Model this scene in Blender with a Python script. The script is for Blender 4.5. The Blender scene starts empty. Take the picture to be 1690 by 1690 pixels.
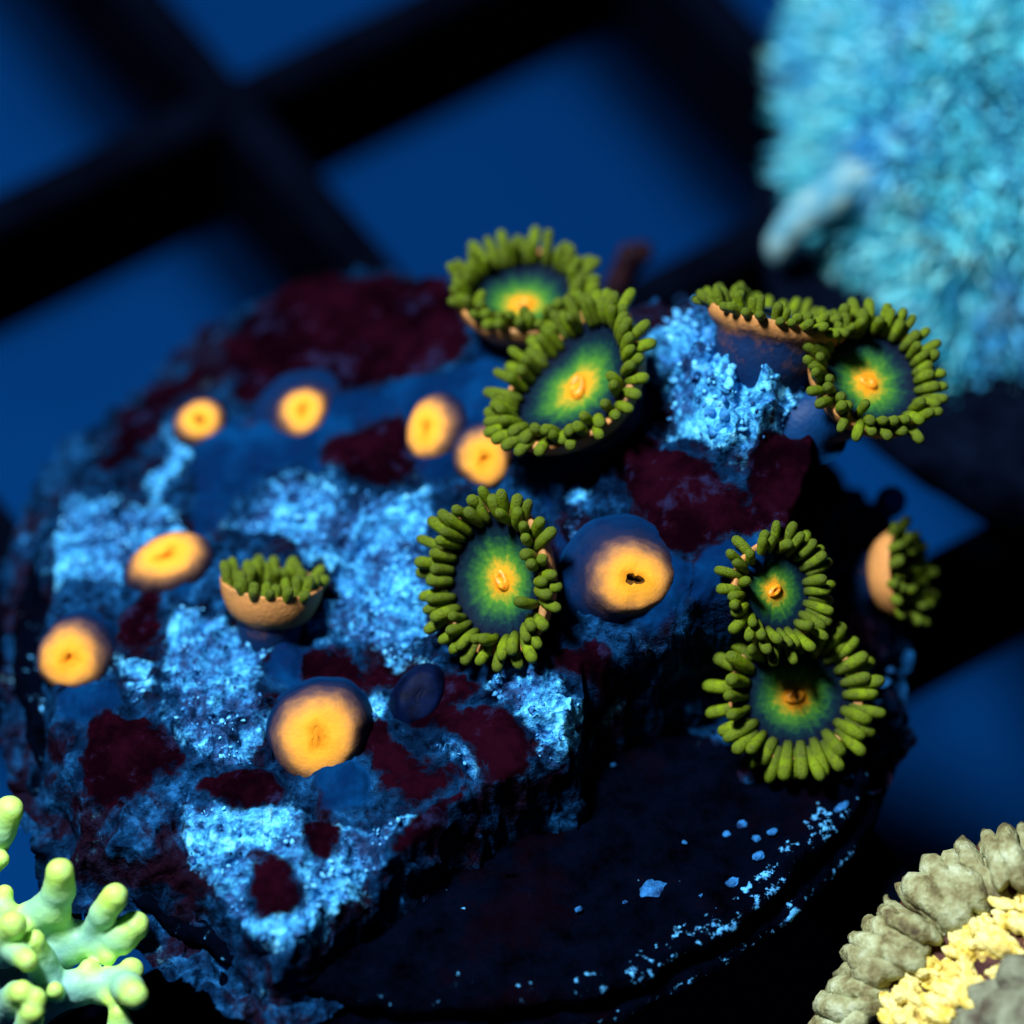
import bpy, math, random
import numpy as np
from mathutils import Vector, Matrix, Euler

random.seed(7); rng = np.random.default_rng(7)
sc = bpy.context.scene
COL = sc.collection
U = 0.01                       # everything below is worked out in centimetres; 1 cm = 0.01 m

# ------------------------------------------------------------------ camera
EL = math.radians(52.0); DIST = 25.0; TANH = 0.0706; NPX = 1690.0
RIGHT = np.array([1.0, 0, 0]); UPV = np.array([0, math.sin(EL), math.cos(EL)])
FWD = np.array([0, math.cos(EL), -math.sin(EL)]); CAM = -FWD * DIST
cam_d = bpy.data.cameras.new('camera'); cam = bpy.data.objects.new('camera', cam_d); COL.objects.link(cam)
cam.matrix_world = Matrix(((1, 0, 0, 0), (0, UPV[1], -FWD[1], CAM[1] * U), (0, UPV[2], -FWD[2], CAM[2] * U), (0, 0, 0, 1)))
cam_d.sensor_width = 36.0; cam_d.lens = 18.0 / TANH
cam_d.clip_start = 0.01; cam_d.clip_end = 20.0
cam_d.dof.use_dof = True
cam_d.dof.focus_distance = (DIST - 1.40) * U
cam_d.dof.aperture_fstop = (cam_d.lens / 1000.0) / (1.08 * U)
sc.camera = cam
sc.render.engine = 'CYCLES'
sc.cycles.use_denoising = True
sc.cycles.max_bounces = 6
sc.view_settings.view_transform = 'Standard'; sc.view_settings.look = 'None'
sc.view_settings.gamma = 1.0; sc.view_settings.exposure = 0.0

# ------------------------------------------------------------------ light: dim blue water, one reef lamp up on the left
wd = bpy.data.worlds.new('World'); sc.world = wd; wd.use_nodes = True
bg = wd.node_tree.nodes['Background']; bg.inputs[0].default_value = (0.02, 0.16, 0.55, 1); bg.inputs[1].default_value = 0.03
ld = bpy.data.lights.new('reef_lamp', 'AREA'); ld.shape = 'RECTANGLE'; ld.size = 0.045; ld.size_y = 0.03
ld.energy = 1.3; ld.color = (0.82, 0.9, 1.0)
lo = bpy.data.objects.new('reef_lamp', ld); COL.objects.link(lo)
LP = Vector((-7.6, -1.0, 22.3)) * U; LT = Vector((0, -0.6, 0.5)) * U
lo.location = LP; lo.rotation_euler = (LT - LP).to_track_quat('-Z', 'Y').to_euler()

# ------------------------------------------------------------------ pixel <-> place
def W(px, py, d):
    px = np.asarray(px, float); py = np.asarray(py, float); d = np.asarray(d, float)
    k = 2 * TANH / NPX * (DIST + d)
    a = (px - NPX / 2) * k; b = (NPX / 2 - py) * k
    return np.stack([a, b * UPV[1] + d * FWD[1], b * UPV[2] + d * FWD[2]], -1)
def P(px, py, z):
    k = 2 * TANH / NPX
    r = np.array([(px - NPX / 2) * k, 0, 0]) + UPV * ((NPX / 2 - py) * k) + FWD
    return CAM + r * ((z - CAM[2]) / r[2])
def proj(p):
    q = p - CAM; dd = q @ FWD; k = 2 * TANH / NPX * dd
    return NPX / 2 + (q @ RIGHT) / k, NPX / 2 - (q @ UPV) / k, dd - DIST
def camdir(n):
    v = RIGHT * n[0] + UPV * n[1] - FWD * n[2]
    return v / np.linalg.norm(v)

# ------------------------------------------------------------------ numeric helpers
def _h(ix, iy, iz, s):
    n = (ix.astype(np.int64) * 374761393 + iy.astype(np.int64) * 668265263 + iz.astype(np.int64) * 2147483647 + s * 974711) & 0xFFFFFFFF
    n = ((n ^ (n >> 13)) * 1274126177) & 0xFFFFFFFF
    n = ((n ^ (n >> 16)) * 2246822519) & 0xFFFFFFFF
    return ((n ^ (n >> 15)) & 0xFFFF).astype(np.float64) / 65535.0
def vnoise(p, s=0):
    i = np.floor(p); f = p - i; f = f * f * f * (f * (f * 6 - 15) + 10); i = i.astype(np.int64)
    x, y, z = f[..., 0], f[..., 1], f[..., 2]; o = 0
    for a in (0, 1):
        for b in (0, 1):
            for c in (0, 1):
                w = (x if a else 1 - x) * (y if b else 1 - y) * (z if c else 1 - z)
                o = o + w * _h(i[..., 0] + a, i[..., 1] + b, i[..., 2] + c, s)
    return o
def fbm(p, sc_, oc=4, s=0, g=0.5):
    o = 0; a = 1; t = 0
    for k in range(oc):
        o = o + a * vnoise(p * sc_ * 2.03 ** k + 17.3 * k, s + k); t += a; a *= g
    return o / t                                   # 0..1, mean .5
def smooth(a, b, x):
    t = np.clip((x - a) / (b - a), 0, 1); return t * t * (3 - 2 * t)
def sdpoly(poly, x, y):                           # > 0 inside
    poly = np.asarray(poly, float); d = np.full(x.shape, 1e9); ins = np.zeros(x.shape, bool)
    for i in range(len(poly)):
        x0, y0 = poly[i]; x1, y1 = poly[(i + 1) % len(poly)]
        ex, ey = x1 - x0, y1 - y0; L = ex * ex + ey * ey + 1e-12
        t = np.clip(((x - x0) * ex + (y - y0) * ey) / L, 0, 1)
        d = np.minimum(d, (x - x0 - t * ex) ** 2 + (y - y0 - t * ey) ** 2)
        c = ((y0 > y) != (y1 > y)) & (x < ex * (y - y0) / (ey if abs(ey) > 1e-12 else 1e-12) + x0)
        ins ^= c
    return np.where(ins, 1, -1) * np.sqrt(d)

# ------------------------------------------------------------------ mesh helpers
def mesh(name, v, f, attrs=None, smooth_=True, normals=None):
    v = np.asarray(v, float) * U
    me = bpy.data.meshes.new(name)
    if isinstance(f, np.ndarray) and f.ndim == 2:
        n = f.shape[1]
        me.vertices.add(len(v)); me.vertices.foreach_set('co', v.astype(np.float32).ravel())
        me.loops.add(f.size); me.loops.foreach_set('vertex_index', f.astype(np.int32).ravel())
        me.polygons.add(len(f)); me.polygons.foreach_set('loop_start', np.arange(0, f.size, n, dtype=np.int32))
        me.update(calc_edges=True)
    else:
        me.from_pydata([tuple(q) for q in v], [], [tuple(int(i) for i in q) for q in f]); me.update()
    if attrs:
        for k, a in attrs.items():
            at = me.attributes.new(k, 'FLOAT', 'POINT'); at.data.foreach_set('value', np.asarray(a, np.float32))
    if smooth_: me.polygons.foreach_set('use_smooth', np.ones(len(me.polygons), bool))
    if normals is not None:
        me.normals_split_custom_set_from_vertices([tuple(q) for q in normals])
    me.validate(); return me
def obj(name, me, m=None, parent=None):
    o = bpy.data.objects.new(name, me); COL.objects.link(o)
    if m is not None and not me.materials: me.materials.append(m)
    if parent is not None: o.parent = parent
    return o
def tag(o, label, cat, group=None):
    o['label'] = label; o['category'] = cat
    if group: o['group'] = group
    return o
def thing(name, loc, label, cat, group=None):
    o = bpy.data.objects.new(name, None); COL.objects.link(o); o.location = Vector(loc) * U
    o.empty_display_size = 0.001
    return tag(o, label, cat, group)
def vnormals(v, f):
    n = np.zeros_like(v); a = np.cross(v[f[:, 2]] - v[f[:, 0]], v[f[:, 3 % f.shape[1]]] - v[f[:, 1]]) if f.shape[1] == 4 else np.cross(v[f[:, 1]] - v[f[:, 0]], v[f[:, 2]] - v[f[:, 0]])
    for k in range(f.shape[1]): np.add.at(n, f[:, k], a)
    return n / (np.linalg.norm(n, axis=1, keepdims=True) + 1e-12)
def submesh(name, v, f, sel, attrs, nrm):
    ff = f[sel]; idx, inv = np.unique(ff, return_inverse=True)
    return mesh(name, v[idx], inv.reshape(ff.shape), {k: a[idx] for k, a in attrs.items()}, True, nrm[idx])
def quads(nr, ns, closed=True):                    # rings x segments
    f = []
    for i in range(nr - 1):
        for j in range(ns if closed else ns - 1):
            f.append((i * ns + j, i * ns + (j + 1) % ns, (i + 1) * ns + (j + 1) % ns, (i + 1) * ns + j))
    return f
def frame(n):
    n = np.asarray(n, float); n = n / np.linalg.norm(n)
    a = np.array([0, 0, 1.0]) if abs(n[2]) < .9 else np.array([1.0, 0, 0])
    t = np.cross(a, n); t /= np.linalg.norm(t); b = np.cross(n, t)
    return t, b, n
def tube(path, rad, ns=10, cap=True, ang=None):
    path = np.asarray(path, float); n = len(path); V = []
    tan = np.gradient(path, axis=0); tan /= np.linalg.norm(tan, axis=1, keepdims=True) + 1e-12
    t, b, _ = frame(tan[0])
    th = np.linspace(0, 2 * np.pi, ns, endpoint=False)
    for i in range(n):
        t = t - tan[i] * (t @ tan[i]); t /= np.linalg.norm(t); b = np.cross(tan[i], t)
        V.append(path[i] + rad[i] * (np.cos(th)[:, None] * t + np.sin(th)[:, None] * b))
    V = np.concatenate(V); F = quads(n, ns)
    if cap: F = F + [tuple(range(ns - 1, -1, -1)), tuple(range((n - 1) * ns, n * ns))]
    return V, F
def surface_nets(F, org, h):                       # F<0 inside
    s = F < 0; nx, ny, nz = F.shape
    acc = np.zeros((nx - 1, ny - 1, nz - 1, 3)); cnt = np.zeros((nx - 1, ny - 1, nz - 1))
    C = [(a, b, c) for a in (0, 1) for b in (0, 1) for c in (0, 1)]
    for a in C:
        for ax in range(3):
            if a[ax]: continue
            e = list(a); e[ax] = 1
            A = F[a[0]:nx - 1 + a[0], a[1]:ny - 1 + a[1], a[2]:nz - 1 + a[2]]; B = F[e[0]:nx - 1 + e[0], e[1]:ny - 1 + e[1], e[2]:nz - 1 + e[2]]
            m = (A < 0) != (B < 0); t = np.where(m, A / np.where(m, A - B, 1), 0)
            for k in range(3): acc[..., k] += np.where(m, a[k] + (t if k == ax else 0), 0)
            cnt += m
    act = cnt > 0; idx = np.full(act.shape, -1); idx[act] = np.arange(act.sum())
    g = np.argwhere(act); v = (g + acc[act] / cnt[act][:, None]) * h + org; Q = []
    for ax in range(3):
        o1, o2 = [(1, 2), (2, 0), (0, 1)][ax]
        sl0 = [slice(None)] * 3; sl1 = [slice(None)] * 3; sl0[ax] = slice(0, -1); sl1[ax] = slice(1, None)
        A = s[tuple(sl0)]; B = s[tuple(sl1)]; e = np.argwhere(A != B)
        e = e[(e[:, o1] > 0) & (e[:, o2] > 0) & (e[:, o1] < act.shape[o1]) & (e[:, o2] < act.shape[o2])]
        fl = A[tuple(e.T)]
        def gi(d1, d2):
            q = e.copy(); q[:, o1] -= d1; q[:, o2] -= d2; return idx[tuple(q.T)]
        q = np.stack([gi(1, 1), gi(0, 1), gi(0, 0), gi(1, 0)], 1); q[~fl] = q[~fl][:, ::-1]; Q.append(q)
    return v, np.concatenate(Q)
_ico = None
def ico():
    global _ico
    if _ico is None:
        import bmesh
        bm = bmesh.new(); bmesh.ops.create_icosphere(bm, subdivisions=1, radius=1)
        _ico = (np.array([q.co[:] for q in bm.verts]), np.array([[q.index for q in p.verts] for p in bm.faces])); bm.free()
    return _ico
def many(v0, f0, mats):                            # joined copies of one small shape
    V = np.concatenate([v0 @ m[0] + m[1] for m in mats]); F = np.concatenate([f0 + i * len(v0) for i in range(len(mats))])
    return V, F

# ------------------------------------------------------------------ material helpers
class NT:
    def __init__(s, name):
        s.m = bpy.data.materials.new(name); s.m.use_nodes = True; s.t = s.m.node_tree; s.n = s.t.nodes; s.b = s.n['Principled BSDF']
        s.tc = None
    def put(s, sock, v):
        if isinstance(v, bpy.types.NodeSocket): s.t.links.new(v, sock)
        elif isinstance(v, (tuple, list)) and len(v) == 3 and sock.type == 'RGBA': sock.default_value = (*v, 1)
        else: sock.default_value = v
    def coord(s):
        if s.tc is None: s.tc = s.n.new('ShaderNodeTexCoord').outputs['Object']
        return s.tc
    def noise(s, per_cm, det=4, rough=.55, dist=0.0):
        q = s.n.new('ShaderNodeTexNoise'); s.t.links.new(s.coord(), q.inputs['Vector'])
        q.inputs['Scale'].default_value = per_cm * 100; q.inputs['Detail'].default_value = det; q.inputs['Roughness'].default_value = rough
        q.inputs['Distortion'].default_value = dist; return q.outputs['Fac']
    def voro(s, per_cm, feat='F1'):
        q = s.n.new('ShaderNodeTexVoronoi'); q.feature = feat; s.t.links.new(s.coord(), q.inputs['Vector'])
        q.inputs['Scale'].default_value = per_cm * 100; return q.outputs['Distance']
    def attr(s, name):
        q = s.n.new('ShaderNodeAttribute'); q.attribute_name = name; return q.outputs['Fac']
    def math(s, op, a, b=0.0):
        q = s.n.new('ShaderNodeMath'); q.operation = op; s.put(q.inputs[0], a); s.put(q.inputs[1], b); return q.outputs[0]
    def step(s, x, lo_, hi):
        q = s.n.new('ShaderNodeMapRange'); q.interpolation_type = 'SMOOTHSTEP'; s.put(q.inputs[0], x)
        q.inputs[1].default_value = lo_; q.inputs[2].default_value = hi; return q.outputs[0]
    def mix(s, fac, a, b):
        q = s.n.new('ShaderNodeMix'); q.data_type = 'RGBA'; s.put(q.inputs[0], fac); s.put(q.inputs[6], a); s.put(q.inputs[7], b); return q.outputs[2]
    def ramp(s, x, stops):
        q = s.n.new('ShaderNodeValToRGB'); s.put(q.inputs[0], x); e = q.color_ramp.elements
        while len(e) < len(stops): e.new(0.5)
        for i, (p, c) in enumerate(stops): e[i].position = p; e[i].color = (*c, 1)
        return q.outputs[0]
    def rand(s): return s.n.new('ShaderNodeObjectInfo').outputs['Random']
    def done(s, col, rough=.5, spec=.15, bump=None, dist=0.01, strength=.6, sss=0.0, sr=(1, .6, .3), ss=.02):
        s.put(s.b.inputs['Base Color'], col); s.put(s.b.inputs['Roughness'], rough); s.put(s.b.inputs['Specular IOR Level'], spec)
        if bump is not None:
            q = s.n.new('ShaderNodeBump'); q.inputs['Distance'].default_value = dist * U; q.inputs['Strength'].default_value = strength
            s.put(q.inputs['Height'], bump); s.t.links.new(q.outputs[0], s.b.inputs['Normal'])
        if sss: s.b.inputs['Subsurface Weight'].default_value = sss; s.b.inputs['Subsurface Radius'].default_value = sr; s.b.inputs['Subsurface Scale'].default_value = ss * U
        return s.m

TISSUE = (0.001, 0.036, 0.128); TISSUE_D = (0.0008, 0.013, 0.056); MAROON = (0.0028, 0.0003, 0.0016)
def mat_rock():
    n = NT('encrusted_rock')
    cr, co, ti = n.attr('crust'), n.attr('coralline'), n.attr('tissue')
    a = n.noise(14, 6, .68); b = n.noise(5, 4, .6, .4); c = n.noise(46, 3, .6); v = n.voro(26)
    # bare rock: dark, blotched with maroon and with chalk that carries the light's blue
    mot = n.math('ADD', n.math('MULTIPLY', a, .6), n.math('MULTIPLY', b, .4))
    base = n.ramp(mot, [(.36, (.0006, .003, .012)), (.48, (.0018, .013, .042)), (.56, (.004, .042, .125)), (.64, (.014, .12, .32)), (.74, (.06, .33, .7))])
    base = n.mix(n.math('MULTIPLY', n.step(n.noise(3.3, 5, .68, .6), .48, .60), .88), base, (.008, .0014, .0035))
    k = n.math('ADD', n.math('MULTIPLY', a, .55), n.math('MULTIPLY', c, .45))
    pat = n.noise(3.6, 5, .7, .5); k2 = n.math('ADD', n.math('MULTIPLY', k, 1.15), n.math('ADD', n.math('MULTIPLY', pat, 1.05), -.62))
    chalk = n.ramp(k2, [(.30, (.003, .022, .085)), (.42, (.008, .075, .23)), (.52, (.028, .25, .54)), (.61, (.085, .50, .88)), (.74, (.26, .80, .98))])  # blue of the reef light is put into the pale crust's colour
    w = n.math('ADD', cr, n.math('MULTIPLY', n.math('SUBTRACT', mot, .5), 1.6))
    w = n.math('ADD', w, n.math('MULTIPLY', n.math('SUBTRACT', pat, .5), 2.4))
    col = n.mix(n.step(w, .38, .86), base, chalk)
    tis = n.mix(n.step(b, .38, .72), TISSUE_D, TISSUE)
    tis = n.mix(n.math('MULTIPLY', n.step(a, .5, .7), .25), tis, (.006, .008, .05))
    tw = n.math('ADD', ti, n.math('MULTIPLY', n.math('SUBTRACT', pat, .5), 1.3)); tf = n.step(tw, .36, .74)
    col = n.mix(tf, col, tis)
    mar = n.mix(n.step(n.math('ADD', n.math('MULTIPLY', b, .6), n.math('MULTIPLY', a, .4)), .40, .62), MAROON, (.011, .0012, .0046))
    mar = n.mix(n.math('MULTIPLY', n.step(n.noise(7, 5, .7), .56, .70), .55), mar, (.012, .02, .07))
    cw = n.math('ADD', co, n.math('ADD', n.math('MULTIPLY', n.math('SUBTRACT', a, .5), 1.5), n.math('MULTIPLY', n.math('SUBTRACT', pat, .5), 1.9))); cf = n.step(cw, .34, .68)
    col = n.mix(cf, col, mar)
    soft = n.math('MAXIMUM', cf, tf)
    rough = n.math('SUBTRACT', .62, n.math('MULTIPLY', soft, .14))
    bump = n.math('ADD', n.math('MULTIPLY', k, 1.0), n.math('MULTIPLY', v, -.25))
    bump = n.math('MULTIPLY', bump, n.math('SUBTRACT', 1.0, n.math('MULTIPLY', soft, .88)))
    return n.done(col, rough, n.math('MULTIPLY', n.math('MULTIPLY', n.math('SUBTRACT', 1.0, soft), n.step(w, .38, .86)), .2), bump, .03, .9)
def mat_disc():
    n = NT('overgrown_plug_disc'); a = n.noise(9, 6, .7); c = n.noise(34, 3, .6); b = n.noise(2.5, 4, .6)
    lip = n.attr('lip')
    k = n.math('ADD', n.math('MULTIPLY', a, .6), n.math('MULTIPLY', c, .4))
    col = n.ramp(a, [(.35, (.0002, .0003, .001)), (.6, (.0006, .0016, .006)), (.75, (.003, .001, .003))])  # dark disc, near-black so the colour also stands in for the rock's shadow
    f = n.step(n.math('ADD', k, n.math('MULTIPLY', lip, .13)), .645, .70)
    col = n.mix(f, col, n.ramp(c, [(.35, (.008, .07, .25)), (.64, (.09, .45, .88))]))  # crust flecks, the light's blue put into their colour too
    col = n.mix(n.math('MULTIPLY', n.step(b, .56, .66), .5), col, (.003, .0005, .0015))
    return n.done(col, .9, n.math('MULTIPLY', f, .2), k, .03, .8)
def mat_grain():
    n = NT('chalky_grains'); a = n.noise(30, 3)
    return n.done(n.ramp(n.noise(9, 3), [(.38, (.003, .03, .11)), (.5, (.025, .20, .52)), (.60, (.12, .54, .93))]), .5, .25, n.noise(60, 2), .008, .8)  # pale grains, coloured with the blue of the reef light
def mat_disc_polyp():
    n = NT('oral_disc_tissue'); r = n.attr('rad'); th = n.attr('streak'); a = n.noise(60, 3)
    x = n.math('ADD', r, n.math('MULTIPLY', n.math('SUBTRACT', th, .5), .09)); x = n.math('ADD', x, n.math('MULTIPLY', n.math('SUBTRACT', a, .5), .26))
    col = n.ramp(x, [(0, (.95, .30, .01)), (.15, (.85, .28, .012)), (.25, (.34, .28, .02)), (.37, (.06, .19, .02)), (.52, (.018, .085, .025)), (.66, (.004, .020, .028)), (.80, (.003, .006, .018)), (1, (.004, .008, .010))])
    return n.done(col, .6, .02, a, .006, .5, .15, (1, .6, .3), .012)
def mat_mouth():
    n = NT('mouth_tissue'); a = n.noise(70, 3)
    return n.done(n.ramp(a, [(.3, (.75, .16, .004)), (.7, (1.0, .42, .02))]), .4, .4, a, .006, .5)
def mat_tent():
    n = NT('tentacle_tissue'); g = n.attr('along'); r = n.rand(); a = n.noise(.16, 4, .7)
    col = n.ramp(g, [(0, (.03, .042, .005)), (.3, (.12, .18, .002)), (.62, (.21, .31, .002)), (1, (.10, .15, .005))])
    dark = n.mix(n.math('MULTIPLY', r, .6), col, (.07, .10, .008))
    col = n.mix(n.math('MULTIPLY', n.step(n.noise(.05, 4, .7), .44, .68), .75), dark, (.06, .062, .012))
    return n.done(col, .42, .2, a, .012, .7, .25, (.6, 1, .2), .012)
def mat_column():
    n = NT('polyp_wall_tissue'); r = n.attr('up'); a = n.noise(14, 5, .65)
    x = n.math('ADD', n.math('SUBTRACT', r, .03), n.math('MULTIPLY', n.math('SUBTRACT', a, .5), .55))
    col = n.ramp(x, [(0, TISSUE), (.40, (.006, .02, .07)), (.55, (.14, .06, .035)), (.70, (.46, .20, .06)), (.92, (.58, .25, .07)), (1, (.40, .20, .07))])
    return n.done(col, .5, .12, n.noise(60, 2), .006, .5, .2, (1, .5, .3), .015)
def mat_bud():
    n = NT('closed_polyp_tissue'); r = n.attr('rad'); a = n.noise(24, 4); c = n.noise(90, 2)
    x = n.math('ADD', r, n.math('MULTIPLY', n.math('SUBTRACT', a, .5), .16))
    col = n.ramp(x, [(0, (.55, .17, .008)), (.10, (.82, .30, .015)), (.2, (.96, .40, .03)), (.30, (.88, .36, .045)), (.38, (.60, .25, .055)), (.45, (.28, .13, .06)), (.52, (.09, .05, .055)), (.60, (.014, .018, .05)), (.72, TISSUE_D), (.95, TISSUE)])
    return n.done(col, .6, .04, c, .005, .35, .2, (1, .5, .3), .02)
def simple(name, c0, c1, per=10, rough=.5, bd=.01, spec=.12, bs=.6, sss=0.0):
    n = NT(name); a = n.noise(per, 5, .6)
    return n.done(n.ramp(a, [(.36, c0), (.64, c1)]), rough, spec, a, bd, bs, sss)
M_ROCK, M_DISC, M_GRAIN, M_ORAL, M_MOUTH, M_TENT, M_COL, M_BUD = mat_rock(), mat_disc(), mat_grain(), mat_disc_polyp(), mat_mouth(), mat_tent(), mat_column(), mat_bud()
M_PIT = simple('dark_mouth_slit', (.05, .02, .004), (.14, .05, .006), 60)

# ------------------------------------------------------------------ the setting: tank floor and the black rack
g = mesh('tank_floor', [(-60, -40, -2.6), (60, -40, -2.6), (60, 90, -2.6), (-60, 90, -2.6)], [(0, 1, 2, 3)])
o = obj('tank_floor', g, simple('blue_tank_floor', (.0004, .020, .088), (.0006, .026, .108), .25, .9, .002, 0.0)); o['kind'] = 'structure'

ANG = math.radians(33.4); PITCH = 1.58; PITCH2 = 1.72; TH = 0.16; HH = 0.62
e1 = np.array([math.cos(ANG), math.sin(ANG), 0]); e2 = np.array([math.sin(ANG), -math.cos(ANG), 0])
O1 = P(150, 268, 0); O2 = P(250, 0, 0)             # a point on one bar of either set
M_RACK = simple('black_rack_plastic', (.0006, .001, .003), (.001, .002, .006), 4, .9, .004, 0.0)
rack = thing('egg_crate_rack', (0, 0, -HH), 'black plastic egg-crate rack of crossed bars above the blue tank floor', 'rack')
def bar(c, d, L, th, z1):
    n = np.array([-d[1], d[0], 0]); tp = th * .5; bt = th * .36; V = []
    for s in (-L, L):
        for off, z in ((-bt, -HH), (bt, -HH), (tp, z1 - .03), (tp - .03, z1), (-tp + .03, z1), (-tp, z1 - .03)):
            V.append(c + d * s + n * off + np.array([0, 0, z]) - np.array([0, 0, -HH]))
    F = [(i, (i + 1) % 6, 6 + (i + 1) % 6, 6 + i) for i in range(6)] + [tuple(range(5, -1, -1)), tuple(range(6, 12))]
    obj('rack_bar', mesh('rack_bar', V, F, None, False), M_RACK, rack)
def base2(p): return np.array([p[0], p[1], 0])
for k in range(-2, 4):
    c = base2(O1) + e2 * (PITCH * k); bar(c - e1 * ((c) @ e1), e1, 6.5, TH, 0.0)
for k in range(-3, 4):
    c = base2(O2) + e1 * (PITCH2 * k); bar(c - e2 * ((c) @ e2), e2, 6.5, TH, -0.006)

# ------------------------------------------------------------------ the frag: plug disc and rock
DC = np.array([-0.19, -0.82, 0]); ZT = 0.36
frag = thing('coral_frag', (DC[0], DC[1], 0), 'rough blue and maroon encrusted rock on a round dark plug disc', 'rock')
prof = [(0, .004), (1.30, .004), (1.40, .05), (1.45, .14), (1.49, .19), (1.525, .215), (1.53, .24), (1.51, .262), (1.47, .268), (1.455, .285), (1.47, .305), (1.468, .34), (1.44, .362), (1.36, ZT), (1.2, ZT - .01), (.8, ZT), (0, ZT)]
pr = []
for (r0, z0), (r1, z1) in zip(prof[:-1], prof[1:]):
    m = max(2, int(math.hypot(r1 - r0, z1 - z0) / .018))
    pr += [(r0 + (r1 - r0) * i / m, z0 + (z1 - z0) * i / m) for i in range(m)]
pr.append(prof[-1]); pr = np.array(pr); NS = 420
th = np.linspace(0, 2 * np.pi, NS, endpoint=False)
v = np.stack([pr[:, 0][:, None] * np.cos(th), pr[:, 0][:, None] * np.sin(th), np.repeat(pr[:, 1][:, None], NS, 1)], -1).reshape(-1, 3)
nz = fbm(v, 7, 4, 3) - .5; rr = np.hypot(v[:, 0], v[:, 1]) + 1e-9
v[:, :2] *= (1 + (nz * .045 + (fbm(v, 2.2, 2, 8) - .5) * .04) * (rr > 1.0))[:, None] ; v[:, 2] += np.where(v[:, 2] > .1, (fbm(v, 9, 4, 5) - .5) * .05, 0)
lip = np.exp(-((pr[:, 1] - .35) / .017) ** 2) * (pr[:, 0] > 1.38) + np.exp(-((pr[:, 1] - .25) / .017) ** 2) * (pr[:, 0] > 1.4)
lip = (lip[:, None] * (.55 + .6 * np.exp(-((th - 2 * np.pi + .85) / .42) ** 2))[None, :]).ravel()
obj('plug_disc', mesh('plug_disc', v, np.array(quads(len(pr), NS)), {'lip': lip}), M_DISC, frag)

EDGE = [(80, 1000, .50), (78, 1150, .50), (92, 1270, .50), (140, 1365, .50), (260, 1420, .52), (370, 1490, .53), (470, 1562, .53), (540, 1510, .55), (600, 1462, .57), (690, 1390, .59), (790, 1312, .62), (870, 1275, .66), (935, 1240, .68), (948, 1160, .72), (960, 1095, .78), (1050, 1050, .88), (1150, 1010, .93),
        (1235, 960, .98), (1300, 880, 1.04), (1350, 780, 1.08), (1365, 680, 1.12), (1340, 580, 1.12), (1260, 510, 1.12), (1160, 485, 1.10), (1040, 480, 1.03), (900, 490, .92), (770, 460, .80), (680, 445, .72), (560, 440, .65), (450, 470, .58), (390, 500, .55), (300, 610, .50), (210, 680, .48), (135, 765, .48), (75, 870, .49)]
IN = [(330, 720, .58), (500, 700, .62), (710, 720, .76), (800, 770, .82), (270, 950, .56), (450, 1040, .60), (640, 900, .70), (820, 980, .78), (620, 1080, .62), (690, 1150, .60), (530, 1230, .62), (720, 1230, .62), (840, 1180, .70), (430, 1400, .60), (300, 1180, .60), (150, 1100, .56), (1040, 970, .90), (960, 660, .95), (1080, 640, 1.0), (1180, 620, 1.16), (1240, 680, 1.16),
      (1100, 800, 1.02), (960, 850, .88), (620, 740, .74), (560, 560, .68), (870, 540, .95), (1290, 780, 1.06), (1180, 900, .98)]
def pts(L): return np.array([P(*q) for q in L])
pe, pi_ = pts(EDGE), pts(IN); ctl = np.concatenate([pe, pi_])
def tps_k(r2): return np.where(r2 > 1e-12, r2 * np.log(r2 + 1e-12), 0)
n_ = len(ctl); d2 = ((ctl[:, None, :2] - ctl[None, :, :2]) ** 2).sum(-1)
A = np.zeros((n_ + 3, n_ + 3)); A[:n_, :n_] = tps_k(d2) + np.eye(n_) * .02; A[:n_, n_] = 1; A[:n_, n_ + 1:] = ctl[:, :2]; A[n_:, :n_] = A[:n_, n_:].T
wts = np.linalg.solve(A, np.concatenate([ctl[:, 2], np.zeros(3)]))
SP = 0.0062
gx = np.arange(-1.85, 1.62, SP); gy = np.arange(-2.52, 0.85, SP)
X, Y = np.meshgrid(gx, gy, indexing='ij'); sh = X.shape
T = wts[n_] + wts[n_ + 1] * X + wts[n_ + 2] * Y
for i in range(n_): T += wts[i] * tps_k((X - ctl[i, 0]) ** 2 + (Y - ctl[i, 1]) ** 2)
T = np.clip(T, .42, 1.25)
XY0 = np.stack([X, Y, np.zeros_like(X)], -1)
wob = (fbm(XY0, 3.2, 5, 11, .6) - .5)
D = sdpoly(pe[:, :2], X, Y) + wob * .14
LEDGE = [(1150, 1010, .5), (1235, 930, .5), (1380, 800, .5), (1405, 850, .46), (1415, 920, .42), (1425, 1080, .42), (1410, 1170, .42), (1370, 1215, .42), (1250, 1230, .42), (1120, 1150, .45)]
D2 = sdpoly(pts(LEDGE)[:, :2], X, Y) + wob * .16
def wall(d, w): return smooth(-w, .02, d) ** .7
ZB = ZT - .05
Hm = ZB + (T - ZB) * wall(D, .07)
H2 = ZB + (.41 + wob * .08 - ZB) * wall(D2, .16)
H = np.maximum(Hm, H2)

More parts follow.
